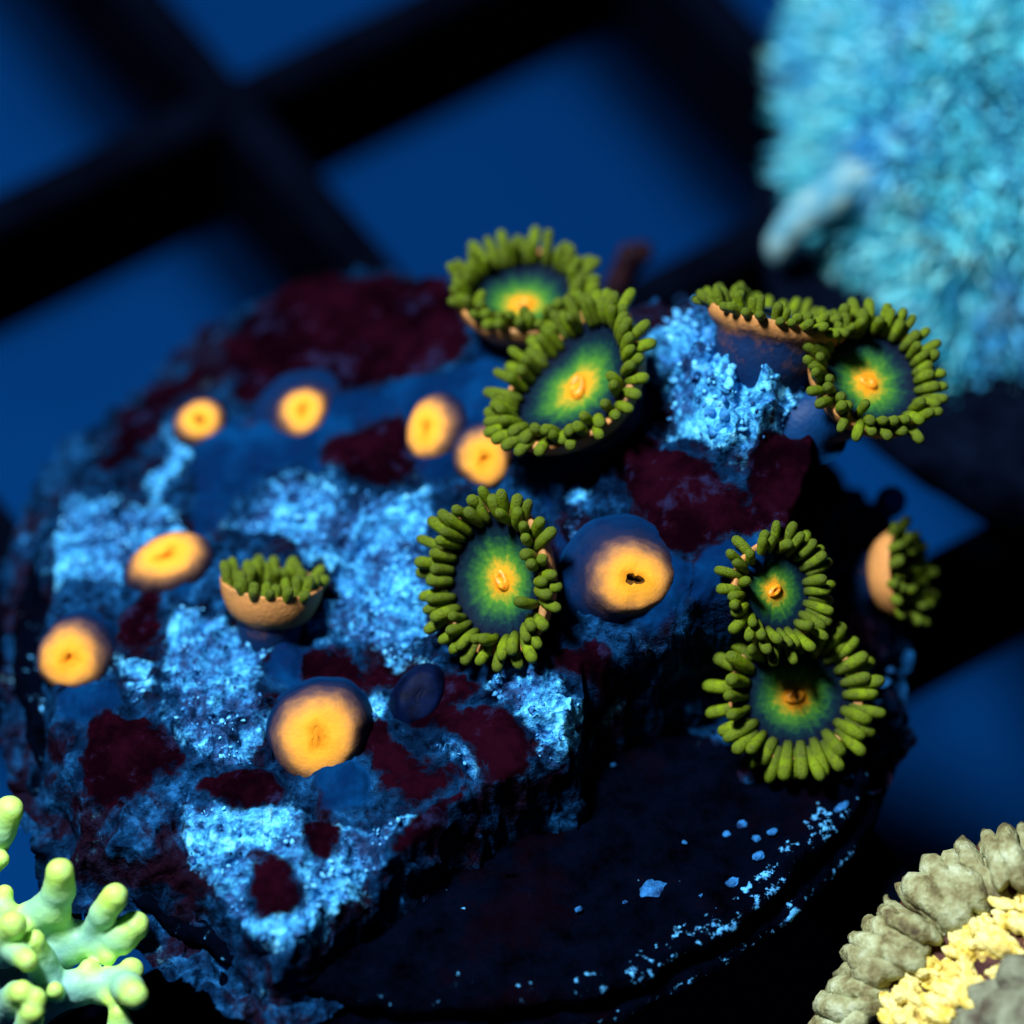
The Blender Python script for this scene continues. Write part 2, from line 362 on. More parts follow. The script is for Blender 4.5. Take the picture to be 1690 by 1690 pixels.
# patches, as outlines in the photograph laid onto the rock
MAR = [[(385, 560), (430, 490), (560, 430), (700, 440), (770, 500), (765, 600), (730, 620), (600, 635), (480, 640), (440, 690), (400, 705), (385, 620)],
       [(545, 740), (600, 705), (680, 695), (690, 760), (665, 790), (600, 800), (560, 780)],
       [(1010, 735), (1060, 695), (1130, 730), (1170, 790), (1240, 830), (1250, 880), (1160, 925), (1080, 890), (1035, 820)],
       [(1215, 790), (1290, 700), (1400, 700), (1420, 800), (1330, 900), (1250, 870)],
       [(510, 1090), (540, 1070), (690, 1110), (600, 1140), (540, 1155)],
       [(590, 1190), (640, 1170), (650, 1240), (740, 1275), (795, 1305), (700, 1345), (640, 1325), (600, 1265)],
       [(710, 1170), (830, 1165), (870, 1220), (862, 1285), (800, 1310), (780, 1245), (730, 1225)],
       [(680, 1105), (780, 1100), (800, 1140), (740, 1215), (690, 1210), (650, 1160)],
       [(320, 1275), (460, 1255), (440, 1330), (320, 1325)],
       [(130, 1190), (250, 1180), (310, 1250), (210, 1330), (140, 1300)],
       [(420, 1425), (470, 1400), (500, 1490), (450, 1510), (430, 1465)],
       [(505, 1350), (575, 1370), (560, 1440), (520, 1405)],
       [(900, 1060), (1000, 1060), (1010, 1150), (960, 1150)],
       [(170, 990), (270, 975), (265, 1040), (200, 1050)],
       [(195, 700), (260, 640), (350, 600), (300, 660), (230, 745), (140, 780)],
       [(640, 1390), (720, 1340), (800, 1300), (760, 1360), (650, 1430)]]
CRU = [[(390, 850), (440, 775), (500, 780), (600, 805), (690, 790), (720, 880), (700, 1000), (745, 1060), (640, 1090), (550, 1070), (530, 1000), (530, 920), (460, 900), (400, 885)],
       [(265, 1020), (360, 985), (450, 1060), (430, 1200), (430, 1270), (330, 1260), (270, 1140)],
       [(290, 1330), (440, 1300), (560, 1370), (640, 1335), (690, 1350), (745, 1300), (800, 1320), (600, 1470), (480, 1570), (370, 1480), (320, 1390)],
       [(560, 1150), (650, 1115), (645, 1170), (590, 1205)],
       [(790, 1095), (905, 1090), (950, 1200), (940, 1290), (875, 1280), (865, 1200), (790, 1140)],
       [(1070, 560), (1140, 485), (1260, 515), (1330, 600), (1315, 700), (1220, 785), (1130, 700), (1090, 640)],
       [(925, 780), (965, 780), (955, 840), (995, 895), (940, 895), (918, 830)],
       [(185, 1060), (250, 1090), (240, 1160), (185, 1150)],
       [(110, 820), (310, 830), (315, 910), (200, 950), (60, 970)],
       [(272, 665), (300, 665), (292, 740), (280, 810), (245, 810), (250, 750)],
       [(640, 1210), (700, 1240), (800, 1230), (800, 1290), (720, 1270)]]
TIS = [[(290, 640), (420, 700), (470, 640), (600, 640), (780, 610), (790, 540), (880, 560), (850, 750), (725, 800), (690, 790), (695, 700), (600, 700), (540, 740), (560, 790), (430, 775), (390, 850), (330, 890), (335, 990), (250, 1005), (205, 940), (320, 900), (330, 800), (300, 760)],
       [(860, 720), (1060, 580), (1105, 690), (1010, 730), (920, 775), (910, 880), (980, 900), (1050, 850), (1140, 920), (1130, 1010), (950, 1020), (915, 900)],
       [(430, 1050), (540, 1075), (510, 1150), (440, 1120)], [(480, 1270), (600, 1235), (640, 1320), (560, 1335)], [(80, 1110), (195, 1110), (190, 1185), (100, 1205)],
       [(1130, 930), (1260, 880), (1250, 960), (1150, 1010)]]
V0 = np.stack([X, Y, H], -1)
PX, PY, _ = proj(V0.reshape(-1, 3)); PX = PX.reshape(sh); PY = PY.reshape(sh)
wx = (fbm(XY0, 6, 4, 21) - .5) * 70; wy = (fbm(XY0, 6, 4, 22) - .5) * 70
def chaikin(p):
    for _ in range(2): p = [q for a, b in zip(p, p[1:] + p[:1]) for q in ((a[0] * .75 + b[0] * .25, a[1] * .75 + b[1] * .25), (a[0] * .25 + b[0] * .75, a[1] * .25 + b[1] * .75))]
    return p
MAR, CRU, TIS = [[chaikin(q) for q in L] for L in (MAR, CRU, TIS)]
def pmask(polys, soft, warp=1.0):
    ds = np.stack([sdpoly(p, PX + wx * warp, PY + wy * warp) for p in polys]); return smooth(-soft, soft, ds.max(0)), ds.argmax(0), ds.max(0)
mar, mar_id, mar_d = pmask(MAR, 26, 1.0); cru, cru_id, cru_d = pmask(CRU, 34, 1.0); tis, tis_id, tis_d = pmask(TIS, 32, .8)
mar_ = np.clip(mar, 0, 1); cru = cru * (1 - mar) ; tis = tis * (1 - mar) * (1 - .8 * cru)
# relief: sheets of algae and tissue stand proud and smooth, the rest is pitted and grainy
soft = np.clip(mar + tis, 0, 1); topm = smooth(-.05, .05, np.maximum(D, D2))
rough = (1 - .93 * soft)
p3 = np.stack([X, Y, H * 1.0], -1)
f1 = fbm(p3, 4.2, 4, 31) - .5; f2 = fbm(p3, 16, 3, 41, .6) - .5; f3 = np.abs(fbm(p3, 9, 3, 51) - .5) * 2
gran = vnoise(p3 * 34, 61) - .4
H = H + f1 * .10 * (.22 + .78 * rough) * topm + rough * (f2 * .09 - f3 * .085 + cru * gran * .012)
H = H + .016 * smooth(-20, 40, mar_d) * topm + .03 * smooth(-10, 40, tis_d) * topm * (1 - mar)
lumpd = sdpoly(CRU[5], PX, PY)
H = H + .05 * smooth(0, 30, lumpd) * (fbm(p3, 13, 3, 131) - .5) * 3.0 + .11 * smooth(-20, 70, sdpoly(CRU[5], PX, PY)) + .03 * cru * (fbm(p3, 11, 2, 71) - .35) * 1.2
# sideways relief so that the walls are craggy too
VX = X + rough * (fbm(p3 + 9, 11, 4, 81) - .5) * .07; VY = Y + rough * (fbm(p3 + 5, 11, 4, 91) - .5) * .07
RV = np.stack([VX, VY, H], -1).reshape(-1, 3)
ii = np.arange(X.size).reshape(sh)
RF = np.stack([ii[:-1, :-1], ii[1:, :-1], ii[1:, 1:], ii[:-1, 1:]], -1).reshape(-1, 4)
keep = (np.maximum(D, D2).reshape(-1)[RF] > -.17).any(1)
RF = RF[keep]
def Hat(x, y):
    i = np.clip(((np.asarray(x) - gx[0]) / SP).round().astype(int), 0, sh[0] - 1); j = np.clip(((np.asarray(y) - gy[0]) / SP).round().astype(int), 0, sh[1] - 1)
    return np.maximum(H[i, j], ZT)
def hit(px, py, above=0.0, d0=-2.3, d1=1.0):       # where the ray through a pixel comes within «above» of the rock
    d = np.linspace(d0, d1, 900); p = W(np.full_like(d, px), np.full_like(d, py), d); f = p[:, 2] - Hat(p[:, 0], p[:, 1]) - above
    k = np.argmax(f < 0) if (f < 0).any() else len(d) - 1
    return p[k], d[k]
fl_mar = mar.reshape(-1)[RF].mean(1); fl_tis = tis.reshape(-1)[RF].mean(1); tm = topm.reshape(-1)[RF].mean(1)
lab = np.full(len(RF), -1); lab[(fl_tis > .5)] = 100 + tis_id.reshape(-1)[RF[fl_tis > .5][:, 0]]
s_ = fl_mar > .5; lab[s_] = mar_id.reshape(-1)[RF[s_][:, 0]]
ATT = {'crust': cru.ravel(), 'coralline': mar.ravel(), 'tissue': tis.ravel()}
RN = vnormals(RV, RF)
RV_l = RV - np.array([DC[0], DC[1], 0])
for L in np.unique(lab):
    nm = 'rock_body' if L < 0 else ('tissue_mat' if L >= 100 else 'coralline_patch')
    s_ = lab == L
    if s_.sum() < 40: lab[s_] = -1; continue
for L in np.unique(lab):
    nm = 'rock_body' if L < 0 else ('tissue_mat' if L >= 100 else 'coralline_patch')
    oo = obj(nm, submesh(nm, RV_l, RF, lab == L, ATT, RN), M_ROCK, frag)
    if L < 0: oo['label'] = 'pitted chalky blue rock'
    elif L >= 100: oo['label'] = 'smooth dark blue polyp tissue spread over the rock'
    else: oo['label'] = 'smooth dark maroon patch of coralline algae'
# grains caught on the chalky crust
cand = np.argwhere((cru > .6) & (D > .0)); lump = sdpoly(CRU[5], PX, PY)
iv, if_ = ico(); mats = []
def grain(i, j, r):
    q = Matrix.Rotation(random.uniform(0, 6.28), 3, Vector((random.uniform(-1, 1), random.uniform(-1, 1), random.uniform(-1, 1)))) @ Matrix.Diagonal((r * random.uniform(.7, 1.3), r * random.uniform(.7, 1.3), r * random.uniform(.6, 1.1)))
    p = np.array([VX[i, j] - DC[0], VY[i, j] - DC[1], H[i, j] + r * .05]); mats.append((np.array(q), p))
for k in rng.choice(len(cand), 1100, replace=False):
    i, j = cand[k]; grain(i, j, random.choice((.004, .005, .006, .008, .010)))
cl = np.argwhere(lump > 4)
for k in rng.choice(len(cl), 300, replace=False):
    i, j = cl[k]; grain(i, j, random.choice((.006, .008, .010, .013, .017, .022)))
gv, gf = many(iv, if_, mats); gv = gv + (np.stack([fbm(gv, 45, 2, 200 + k) for k in range(3)], -1) - .5) * .022
oo = obj('crust_grains', mesh('crust_grains', gv, gf), M_GRAIN, frag); oo['kind'] = 'stuff'

# ------------------------------------------------------------------ polyps
def tent_mesh(name, bend, club):
    t = np.array([0, .15, .35, .55, .72, .84, .92, .97, 1.0]); path = np.stack([bend * t * t * .5, np.zeros(9), t * (1 - .12 * abs(bend))], -1)
    rad = .165 * np.array([.74, .88, .98, 1.03, 1.05, 1.0, .84, .60, .18]) * (1 + club * (t - .5))
    path[:, 2] *= 1; v, f = tube(path, rad, 9); al = np.repeat(t, 9)
    return mesh(name, v / U, f, {'along': al})     # a unit shape, scaled per tentacle
TM = [tent_mesh('tentacle', b, c) for b, c in ((.35, .12), (.6, .2), (.15, .0), (.8, .1))]
for q in TM: q.materials.append(M_TENT)

def open_polyp(label, px, py, n, R, tl, nt, above=.13, depth=None, base=None, cup=.06, fold=0.0, fph=0.0, el=(62, 34), seed=0, neck=.55, goblet=0.0, asp=1.0, ang=0.0, sink=.02, wall=.75):
    rd = random.Random(seed)
    if depth is None: c, _ = hit(px, py, above)
    else: c = W(px, py, depth)
    nw = camdir(n); t, b, nn = frame(nw)
    lx = RIGHT * math.cos(ang) + UPV * math.sin(ang); lx = lx - nn * (lx @ nn); t = lx / np.linalg.norm(lx); b = np.cross(nn, t)
    if base is None:
        q = c - nw * above * .8; bs = np.array([q[0], q[1], Hat(q[0], q[1]) - .012])
    else:
        bs, _ = hit(*base); bs = bs - np.array([0, 0, .012])
    low = (bs - (c - nn * (wall + goblet) * R)) @ nn
    if low > -.10: bs = bs - nn * (low + .10)
    root = thing('open_polyp', bs, label, 'polyp', 'open green zoanthid polyps')
    NSG = 56; tt = np.linspace(0, 2 * np.pi, NSG, endpoint=False)
    wobr = 1 + .035 * np.sin(2 * tt + rd.uniform(0, 6)) + .025 * np.sin(3 * tt + rd.uniform(0, 6)) + .012 * np.sin(7 * tt + rd.uniform(0, 6))
    fz = fold * np.cos(2 * (tt - fph)) * R
    def ring(r, z, wf=1.0, ff=1.0):
        w = 1 + (wobr - 1) * wf
        return c - bs + (np.cos(tt) * r * w)[:, None] * t + (np.sin(tt) * r * w * asp)[:, None] * b + (z + fz * ff)[:, None] * nn
    # column, a bent trumpet from the rock up to the rim
    rings = []; up = []; K = 16
    ct = c - nn * (wall + goblet) * R; L = np.linalg.norm(ct - bs); c1 = bs + (np.array([0, 0, .6]) + nn * .6) * L * .35; c2 = ct - nn * L * .4
    fr = np.linspace(0, 1, K)
    pth = np.array([(1 - f) ** 3 * bs + 3 * (1 - f) ** 2 * f * c1 + 3 * (1 - f) * f * f * c2 + f ** 3 * ct for f in fr]) - bs
    tv, tf = tube(pth, [R * (neck + .25 * max(0, 1 - f * 3.2) ** 2 + .10 * f) for f in fr], NSG, False)
    # keep ring phase aligned with the crown frame
    tv = tv.reshape(K, NSG, 3); last = tv[-1] - pth[-1]; ang0 = np.arctan2(last[0] @ b, last[0] @ t)
    sft = int(round(ang0 / (2 * np.pi) * NSG)); tv = np.roll(tv, sft, axis=1)
    rings += list(tv); up += [0.45 * f for f in fr]
    for f in np.linspace(.12, 1, 10):
        rr_ = R * (neck + .10 + (1.13 - neck - .10) * math.sin(f * math.pi / 2) ** (1.0 if goblet == 0 else .6)); z = -(wall + goblet) * R * (1 - f)
        rings.append(ring(rr_, z, f, f)); up.append((.45 if not goblet else .72) + (.5 if not goblet else .24) * f)
    rings.append(ring(R * 1.135, .03 * R)); up.append(.97); rings.append(ring(R * 1.10, .055 * R)); up.append(1.0); rings.append(ring(R * 1.02, .03 * R)); up.append(1.0); rings.append(ring(R * .95, -.02 * R)); up.append(1.0)
    V = np.concatenate(rings); obj('column', mesh('column', V, np.array(quads(len(rings), NSG)), {'up': np.repeat(up, NSG)}), M_COL, root)
    # oral disc with its mouth cone
    rs = np.array([.0001, .03, .06, .09, .13, .18, .24, .31, .38, .46, .54, .62, .70, .78, .86, .92, .97]); rv = []; ra = []; st = []
    strk = np.array([rd.random() for _ in range(NSG)])
    for r in rs:
        z = -cup * (1 - r ** 2.2) * 1.0 + .075 * R * math.exp(-(r / .17) ** 2)
        if goblet: z = -cup * (1 - r ** 3)
        rv.append(ring(R * r, z, r, r * r)); ra += [r] * NSG; st += list(.5 + (strk - .5) * min(1, r * 2.5))
    od = obj('oral_disc', mesh('oral_disc', np.concatenate(rv), np.array(quads(len(rs), NSG)), {'rad': ra, 'streak': st}), M_ORAL, root)
    # mouth: a slit between two lips
    a = rd.uniform(-.5, .9); mv = []; rr2 = [.15, .13, .10, .06, .03, .005]; zz = [.0, .045, .062, .058, .03, .012]
    zc = -cup + .075 * R
    m_t = t * math.cos(a) + b * math.sin(a); m_b = -t * math.sin(a) + b * math.cos(a); t24 = np.linspace(0, 2 * np.pi, 24, endpoint=False)
    for r, z in zip(rr2, zz):
        mv.append(c - bs + (np.cos(t24) * r * R * 1.25)[:, None] * m_t + (np.sin(t24) * r * R * .75)[:, None] * m_b + nn * (zc + (z - .03) * R + fold * 0))
    if not goblet: obj('mouth', mesh('mouth', np.concatenate(mv), np.array(quads(6, 24))), M_MOUTH, od)
    # tentacles, two staggered rows
    for k in range(nt):
        row = k % 2; th_ = 2 * np.pi * k / nt + rd.uniform(-.045, .045)
        w = 1 + .035 * math.sin(2 * th_) * 0; rr_ = R * ((.86 if row == 0 else .97) if not goblet else (.72 if row == 0 else .88)) * np.interp(th_ % (2 * np.pi), np.append(tt, 2 * np.pi), np.append(wobr, wobr[0]))
        e = math.radians((el[0] if row == 0 else el[1]) + rd.uniform(-11, 11)); az = th_ + rd.uniform(-.12, .12)
        out = t * math.cos(az) + b * math.sin(az); zax = out * math.cos(e) + nn * math.sin(e); xax = out * math.sin(e) - nn * math.cos(e)
        if rd.random() < .3: xax = -xax
        yax = np.cross(zax, xax)
        p = c - bs + t * math.cos(th_) * rr_ + b * math.sin(th_) * rr_ * asp + nn * (-sink * R + fold * math.cos(2 * (th_ - fph)) * R) - zax * tl * .10
        ln = tl * (1.0 if row == 0 else 1.04) * rd.uniform(.84, 1.14); wd_ = tl * rd.uniform(.94, 1.14)
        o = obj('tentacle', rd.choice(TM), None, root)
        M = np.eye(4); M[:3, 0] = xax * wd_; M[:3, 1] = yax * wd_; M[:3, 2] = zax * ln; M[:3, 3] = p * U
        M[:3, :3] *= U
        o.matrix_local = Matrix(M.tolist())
    return root
open_polyp('open green polyp with orange mouth on the back edge beside a thin dark stalk', 862, 482, (-.02, .74, .67), .196, .102, 58, .17, seed=1, el=(76, 54))
open_polyp('open green polyp folded into a long trough, leaning over the brown-rimmed one behind', 944, 626, (-.42, .44, .79), .262, .110, 68, .20, seed=2, fold=.14, fph=0.0, el=(72, 46), asp=.70, ang=.80)
open_polyp('large oval open green polyp tilted on the middle of the rock beside chalky crust', 815, 955, (-.50, .05, .86), .222, .108, 58, .13, seed=3, el=(66, 40), asp=.90, ang=1.75)
open_polyp('open green polyp seen edge-on behind the chalky grainy lump', 1280, 526, (.22, .95, .10), .205, .090, 60, depth=-1.12, base=(1270, 545), seed=4, wall=.34, neck=.8, el=(70, 30))
open_polyp('round open green polyp beside the fuzzy pale blue coral', 1440, 620, (.26, .42, .87), .190, .100, 58, depth=-1.20, base=(1335, 690), seed=5, el=(72, 48))
open_polyp('small narrow open green polyp standing over a larger shaded one', 1281, 975, (.50, .06, .86), .150, .098, 42, depth=-1.36, base=(1232, 945), seed=6, el=(52, 28), cup=.015)
open_polyp('large shaded open green polyp low on the rock under a smaller one', 1312, 1150, (.06, -.02, 1.0), .190, .120, 44, depth=-1.22, base=(1330, 1140), seed=7, el=(30, 8), cup=.01)
open_polyp('half-open cup-shaped polyp with orange wall and a short green fringe', 449, 964, (.07, .93, .30), .146, .105, 36, .12, seed=8, el=(88, 74), cup=.09, neck=.66, goblet=.28, sink=.30, wall=.55)
open_polyp('blurred cup-shaped orange polyp turned away at the dark disc edge', 1492, 948, (.90, .10, .40), .135, .10, 30, depth=-.80, base=(1440, 980), seed=9, el=(80, 60), cup=.08, neck=.6, goblet=.2, sink=.2, wall=.5)

def closed_polyp(label, px, py, n, r, sx=1.0, ang=0.0, pit=.3, seed=0, hgt=.5, sk=1.0, mat=None):
    rd = random.Random(seed); c, _ = hit(px, py, r * hgt * 1.0)
    nw = camdir(n); t, b, nn = frame(nw); 
    # turn the frame so that the long axis lies along «ang» in the view
    lx = RIGHT * math.cos(ang) + UPV * math.sin(ang); lx = lx - nn * (lx @ nn); lx /= np.linalg.norm(lx); t = lx; b = np.cross(nn, t)
    bs = np.array([c[0] - nn[0] * r, c[1] - nn[1] * r, 0]); bs[2] = Hat(bs[0], bs[1])
    root = thing('closed_polyp', bs, label, 'polyp', 'closed orange zoanthid polyps')
    prof = [(1.62 * sk, -1.9), (1.60 * sk, -1.6), (1.55 * sk, -1.25), (1.50 + .5 * (sk - 1), -.92), (1.44 + .2 * (sk - 1), -.6), (1.36, -.33), (1.27, -.10), (1.16, .08), (1.02, .24), (.82, .30), (.62, .335), (.45, .35), (.32, .35), (.22, .335)]
    NSG = 48; tt = np.linspace(0, 2 * np.pi, NSG, endpoint=False); V = []; ra = []
    wob_ = 1 + .05 * np.sin(2 * tt + rd.uniform(0, 6)) + .03 * np.sin(3 * tt + rd.uniform(0, 6)) + .012 * np.sin(9 * tt + rd.uniform(0, 6))
    ph1, ph2 = rd.uniform(0, 6), rd.uniform(0, 6)
    def wb(a): return wob_ * (1 + smooth(.75, .2, a) * (.30 * np.sin(2 * tt + ph1) + .16 * np.sin(3 * tt + ph2) + .08 * np.sin(7 * tt)))
    pf = []
    for (a0, z0), (a1, z1) in zip(prof[:-1], prof[1:]): pf += [(a0, z0), ((a0 + a1) / 2, (z0 + z1) / 2)]
    pf.append(prof[-1])
    for a, z in pf:
        q = c - bs + (np.cos(tt) * a * r * sx * wb(a))[:, None] * t + (np.sin(tt) * a * r * wb(a))[:, None] * b + nn * (z * r)
        V.append(q); ra += [(a if z > -.4 else 1.36 + (-.33 - z) * .6) / 2.5] * NSG
    V = np.concatenate(V); V += ((fbm(V + bs, 14, 2, seed) - .5) * .012)[:, None] * nn
    obj('body', mesh('body', V, np.array(quads(len(pf), NSG)), {'rad': ra}), mat or M_BUD, root)
    mv = []; 
    for a, z in ((.225, .338), (.20, .333 - pit * .02), (.11, .31 - pit * .25), (.02, .29 - pit * .5)) if pit > 0 else ((.225, .338), (.2, .342), (.11, .35), (.02, .352)):
        mv.append(c - bs + (np.cos(tt) * a * r * sx * wb(a))[:, None] * t + (np.sin(tt) * a * r * wb(a) * (1 if a > .2 else .5))[:, None] * b + nn * (z * r))
    V = np.concatenate(mv); obj('mouth', mesh('mouth', V, np.array(quads(4, NSG)), {'rad': np.repeat([.1, .07, .04, .0], NSG)}), mat or (M_PIT if pit > .5 else M_BUD), root)
closed_polyp('closed orange polyp beside a pale blue streak at the far edge of the rock', 330, 695, (-.05, .25, .95), .062, 1.0, 0, .6, 21)
closed_polyp('closed orange polyp in a purple-blue mound below the big maroon patch', 500, 680, (-.05, .3, .93), .066, 1.05, .5, .3, 22, sk=1.7)
closed_polyp('oval closed orange polyp beside the small round maroon patch', 709, 708, (-.5, .15, .85), .072, 1.25, 1.2, .3, 23)
closed_polyp('round closed pale orange polyp below the folded trough-like polyp', 800, 757, (-.05, -.05, 1), .078, 1.0, 0, .3, 24)
closed_polyp('flattened slanting closed orange polyp next to the half-open cup-shaped one', 277, 921, (-.1, .45, .88), .078, 1.3, .5, .3, 25)
closed_polyp('bright round closed orange polyp near the rounded outer edge of the disc', 117, 1086, (-.2, -.05, .97), .086, 1.1, 1.4, .3, 26)
closed_polyp('largest smooth closed orange polyp between chalky crust and maroon patches', 526, 1216, (0, -.02, 1), .108, 1.15, 1.5, .0, 27)
closed_polyp('closed orange polyp with a dark open mouth hole in a blue mound', 1044, 956, (.1, .0, 1), .100, 1.02, -.4, 1.0, 28, sk=1.35)

closed_polyp('small dark blue shrunken polyp without orange, among maroon patches', 692, 1150, (0, .1, 1), .058, 1.35, 1.3, .0, 29, mat=simple('dark_blue_shrunken_tissue', (.0004, .0015, .010), (.0008, .006, .036), 12, .6, .006, .05))
# small growths on the rock
def blob_tube(name, pxs, m, label, cat, base):
    bs, _ = hit(*base); root = thing(name, bs, label, cat)
    return root, bs
M_STALK = simple('dark_red_algae', (.005, .002, .004), (.022, .005, .008), 25, .5, .01)
st_b, sd = hit(1005, 492)
stalk = thing('algae_stalk', st_b, 'thin dark red algae stalk forked at its top, behind the open polyps', 'algae')
for pl in ([(1003, 498), (1018, 470), (1030, 440), (1040, 415), (1046, 408)], [(1026, 452), (1045, 432), (1062, 412), (1072, 408)]):
    p = np.array([W(a, b, sd - .02 * i) for i, (a, b) in enumerate(pl)]) - st_b
    tpar = np.linspace(0, len(p) - 1, 14); p = np.stack([np.interp(tpar, range(len(p)), p[:, k]) for k in range(3)], -1)
    p += (fbm(p + 3, 12, 2, 5)[:, None] - .5) * .03
    rad = np.linspace(.050, .034, 14) * (1 + .3 * (fbm(p, 30, 2, 6) - .5)); rad[-1] *= .4
    v, f = tube(p, rad, 10); obj('stem', mesh('stem', v, f), M_STALK, stalk)
bp, bd = hit(1470, 828, .045); bp = W(1470, 828, -.62)
n = NT('bubble_algae_skin'); n.b.inputs['Transmission Weight'].default_value = .6; n.b.inputs['IOR'].default_value = 1.1
M_BUB = n.done((.02, .05, .11), .12, .5)
iv2 = []; tt = np.linspace(0, 2 * np.pi, 28, endpoint=False)
for a in np.linspace(0, math.pi, 18):
    iv2.append(np.stack([np.cos(tt) * math.sin(a) * .052, np.sin(tt) * math.sin(a) * .052, np.full(28, math.cos(a) * .056 * (1.08 if a > 2 else 1))], -1))
v = np.concatenate(iv2); v += (fbm(v, 14, 2, 4)[:, None] - .5) * .006
ob = obj('bubble_algae', mesh('bubble_algae', v, np.array(quads(18, 28))[:, ::-1]), M_BUB); ob.location = Vector(bp) * U
tag(ob, 'small dark translucent bubble of algae over the open blue gap', 'algae')

# ------------------------------------------------------------------ yellow-green branching coral, front left
BR = [  # one line per branch: (px, py, radius px, depth cm) from base to tip
    [(-25, 1420, 24, -1.3), (0, 1370, 21, -1.4), (16, 1337, 20, -1.45)], [(-25, 1440, 14, -1.35), (2, 1418, 12, -1.4)],
    [(-8, 1530, 17, -1.4), (6, 1500, 14, -1.45), (8, 1474, 12, -1.45)],
    [(0, 1560, 32, -1.35), (48, 1525, 28, -1.42), (84, 1500, 25, -1.5), (98, 1470, 21, -1.56), (99, 1440, 20, -1.62)],
    [(70, 1610, 30, -1.35), (90, 1570, 29, -1.4), (125, 1553, 28, -1.42), (162, 1553, 25, -1.45), (198, 1546, 23, -1.5), (222, 1528, 21, -1.52)],
    [(110, 1560, 24, -1.42), (97, 1530, 20, -1.45), (94, 1507, 17, -1.5)], [(150, 1545, 18, -1.45), (170, 1508, 17, -1.55), (190, 1480, 19, -1.6)],
    [(165, 1565, 18, -1.45), (178, 1580, 12, -1.5)], [(115, 1530, 14, -1.25), (123, 1512, 11, -1.2)],
    [(-15, 1560, 26, -1.5), (8, 1540, 24, -1.6), (22, 1526, 19, -1.68)], [(0, 1545, 18, -1.4), (14, 1508, 15, -1.45)],
    [(5, 1555, 20, -1.55), (26, 1570, 18, -1.62), (46, 1586, 15, -1.72)], [(80, 1620, 26, -1.5), (66, 1585, 21, -1.55), (57, 1552, 15, -1.62)],
    [(40, 1545, 12, -1.45), (42, 1530, 11, -1.5)],
    [(50, 1665, 30, -1.4), (85, 1642, 26, -1.45), (125, 1631, 24, -1.5), (170, 1627, 22, -1.5), (205, 1622, 20, -1.52), (217, 1602, 18, -1.5)], [(196, 1622, 20, -1.52), (212, 1632, 21, -1.62), (222, 1643, 19, -1.72)],
    [(92, 1640, 13, -1.55), (91, 1635, 12, -1.65)], [(140, 1615, 14, -1.45), (147, 1599, 14, -1.5)], [(170, 1638, 16, -1.5), (186, 1650, 12, -1.55)],
    [(10, 1665, 26, -1.5), (28, 1645, 20, -1.62), (36, 1638, 17, -1.7)], [(28, 1655, 18, -1.6), (60, 1648, 15, -1.7)], [(45, 1700, 20, -1.6), (54, 1670, 16, -1.7)],
    [(205, 1740, 22, -1.5), (200, 1700, 19, -1.52), (196, 1672, 14, -1.55)],
    [(20, 1760, 80, -1.1), (25, 1700, 55, -1.15), (35, 1640, 42, -1.2), (20, 1590, 38, -1.2), (5, 1560, 30, -1.2)], [(70, 1740, 40, -1.1), (110, 1695, 40, -1.15), (150, 1690, 30, -1.15), (200, 1730, 24, -1.15)]]
S = 505.0; hv = 3.2
x0, x1, y0, y1, z0, z1 = -110, 262, 1296, 1800, -1.95 * S, -.8 * S
ax = np.arange(x0, x1, hv); ay = np.arange(y0, y1, hv); az_ = np.arange(z0, z1, hv)
F = np.full((len(ax), len(ay), len(az_)), 60.0, np.float32)
segs = []
for bi, brn in enumerate(BR):
    for (a, b_) in zip(brn[:-1], brn[1:]): segs.append((bi, np.array([a[0], a[1], a[3] * S]), a[2] * 1.26, np.array([b_[0], b_[1], b_[3] * S]), b_[2] * 1.20))
def cap(p, a, ra, b_, rb):
    ab = b_ - a; t = np.clip(((p - a) @ ab) / (ab @ ab), 0, 1); return np.linalg.norm(p - a - t[..., None] * ab, axis=-1) - (ra + (rb - ra) * t), t
KS = 9.0
for bi, a, ra, b_, rb in segs:
    lo_ = np.minimum(a, b_) - max(ra, rb) - 16; hi = np.maximum(a, b_) + max(ra, rb) + 16
    sl = []
    for c_, q, w in ((ax, 0, 0), (ay, 1, 0), (az_, 2, 0)): sl.append(slice(max(0, int((lo_[q] - c_[0]) / hv)), min(len(c_), max(1, int((hi[q] - c_[0]) / hv) + 1))))
    if any(s.stop <= s.start for s in sl): continue
    p = np.stack(np.meshgrid(ax[sl[0]], ay[sl[1]], az_[sl[2]], indexing='ij'), -1)
    d, _ = cap(p, a, ra, b_, rb); q = F[tuple(sl)]; h_ = np.clip(.5 + .5 * (d - q) / KS, 0, 1)
    F[tuple(sl)] = d * (1 - h_) + q * h_ - KS * h_ * (1 - h_)
v, f = surface_nets(F.astype(float), np.array([x0, y0, z0]), hv)
best = np.full(len(v), 1e9); bid = np.zeros(len(v), int); tipd = np.full(len(v), 1e9)
for bi, a, ra, b_, rb in segs:
    d, t = cap(v, a, ra, b_, rb); k = d < best; best[k] = d[k]; bid[k] = bi
for bi, brn in enumerate(BR[:-2]):
    tp = np.array([brn[-1][0], brn[-1][1], brn[-1][3] * S]); tipd = np.minimum(tipd, np.linalg.norm(v - tp, axis=1) / (brn[-1][2] * 1.0))
Vw = W(v[:, 0], v[:, 1], v[:, 2] / S)
Vw = Vw + (fbm(Vw, 30, 3, 9) - .5)[:, None] * vnormals(Vw, f) * .005
n = NT('green_coral_tissue'); tp = n.attr('tip'); a = n.noise(40, 3); c_ = n.noise(9, 3)
x = n.math('ADD', tp, n.math('MULTIPLY', n.math('SUBTRACT', c_, .5), .12))
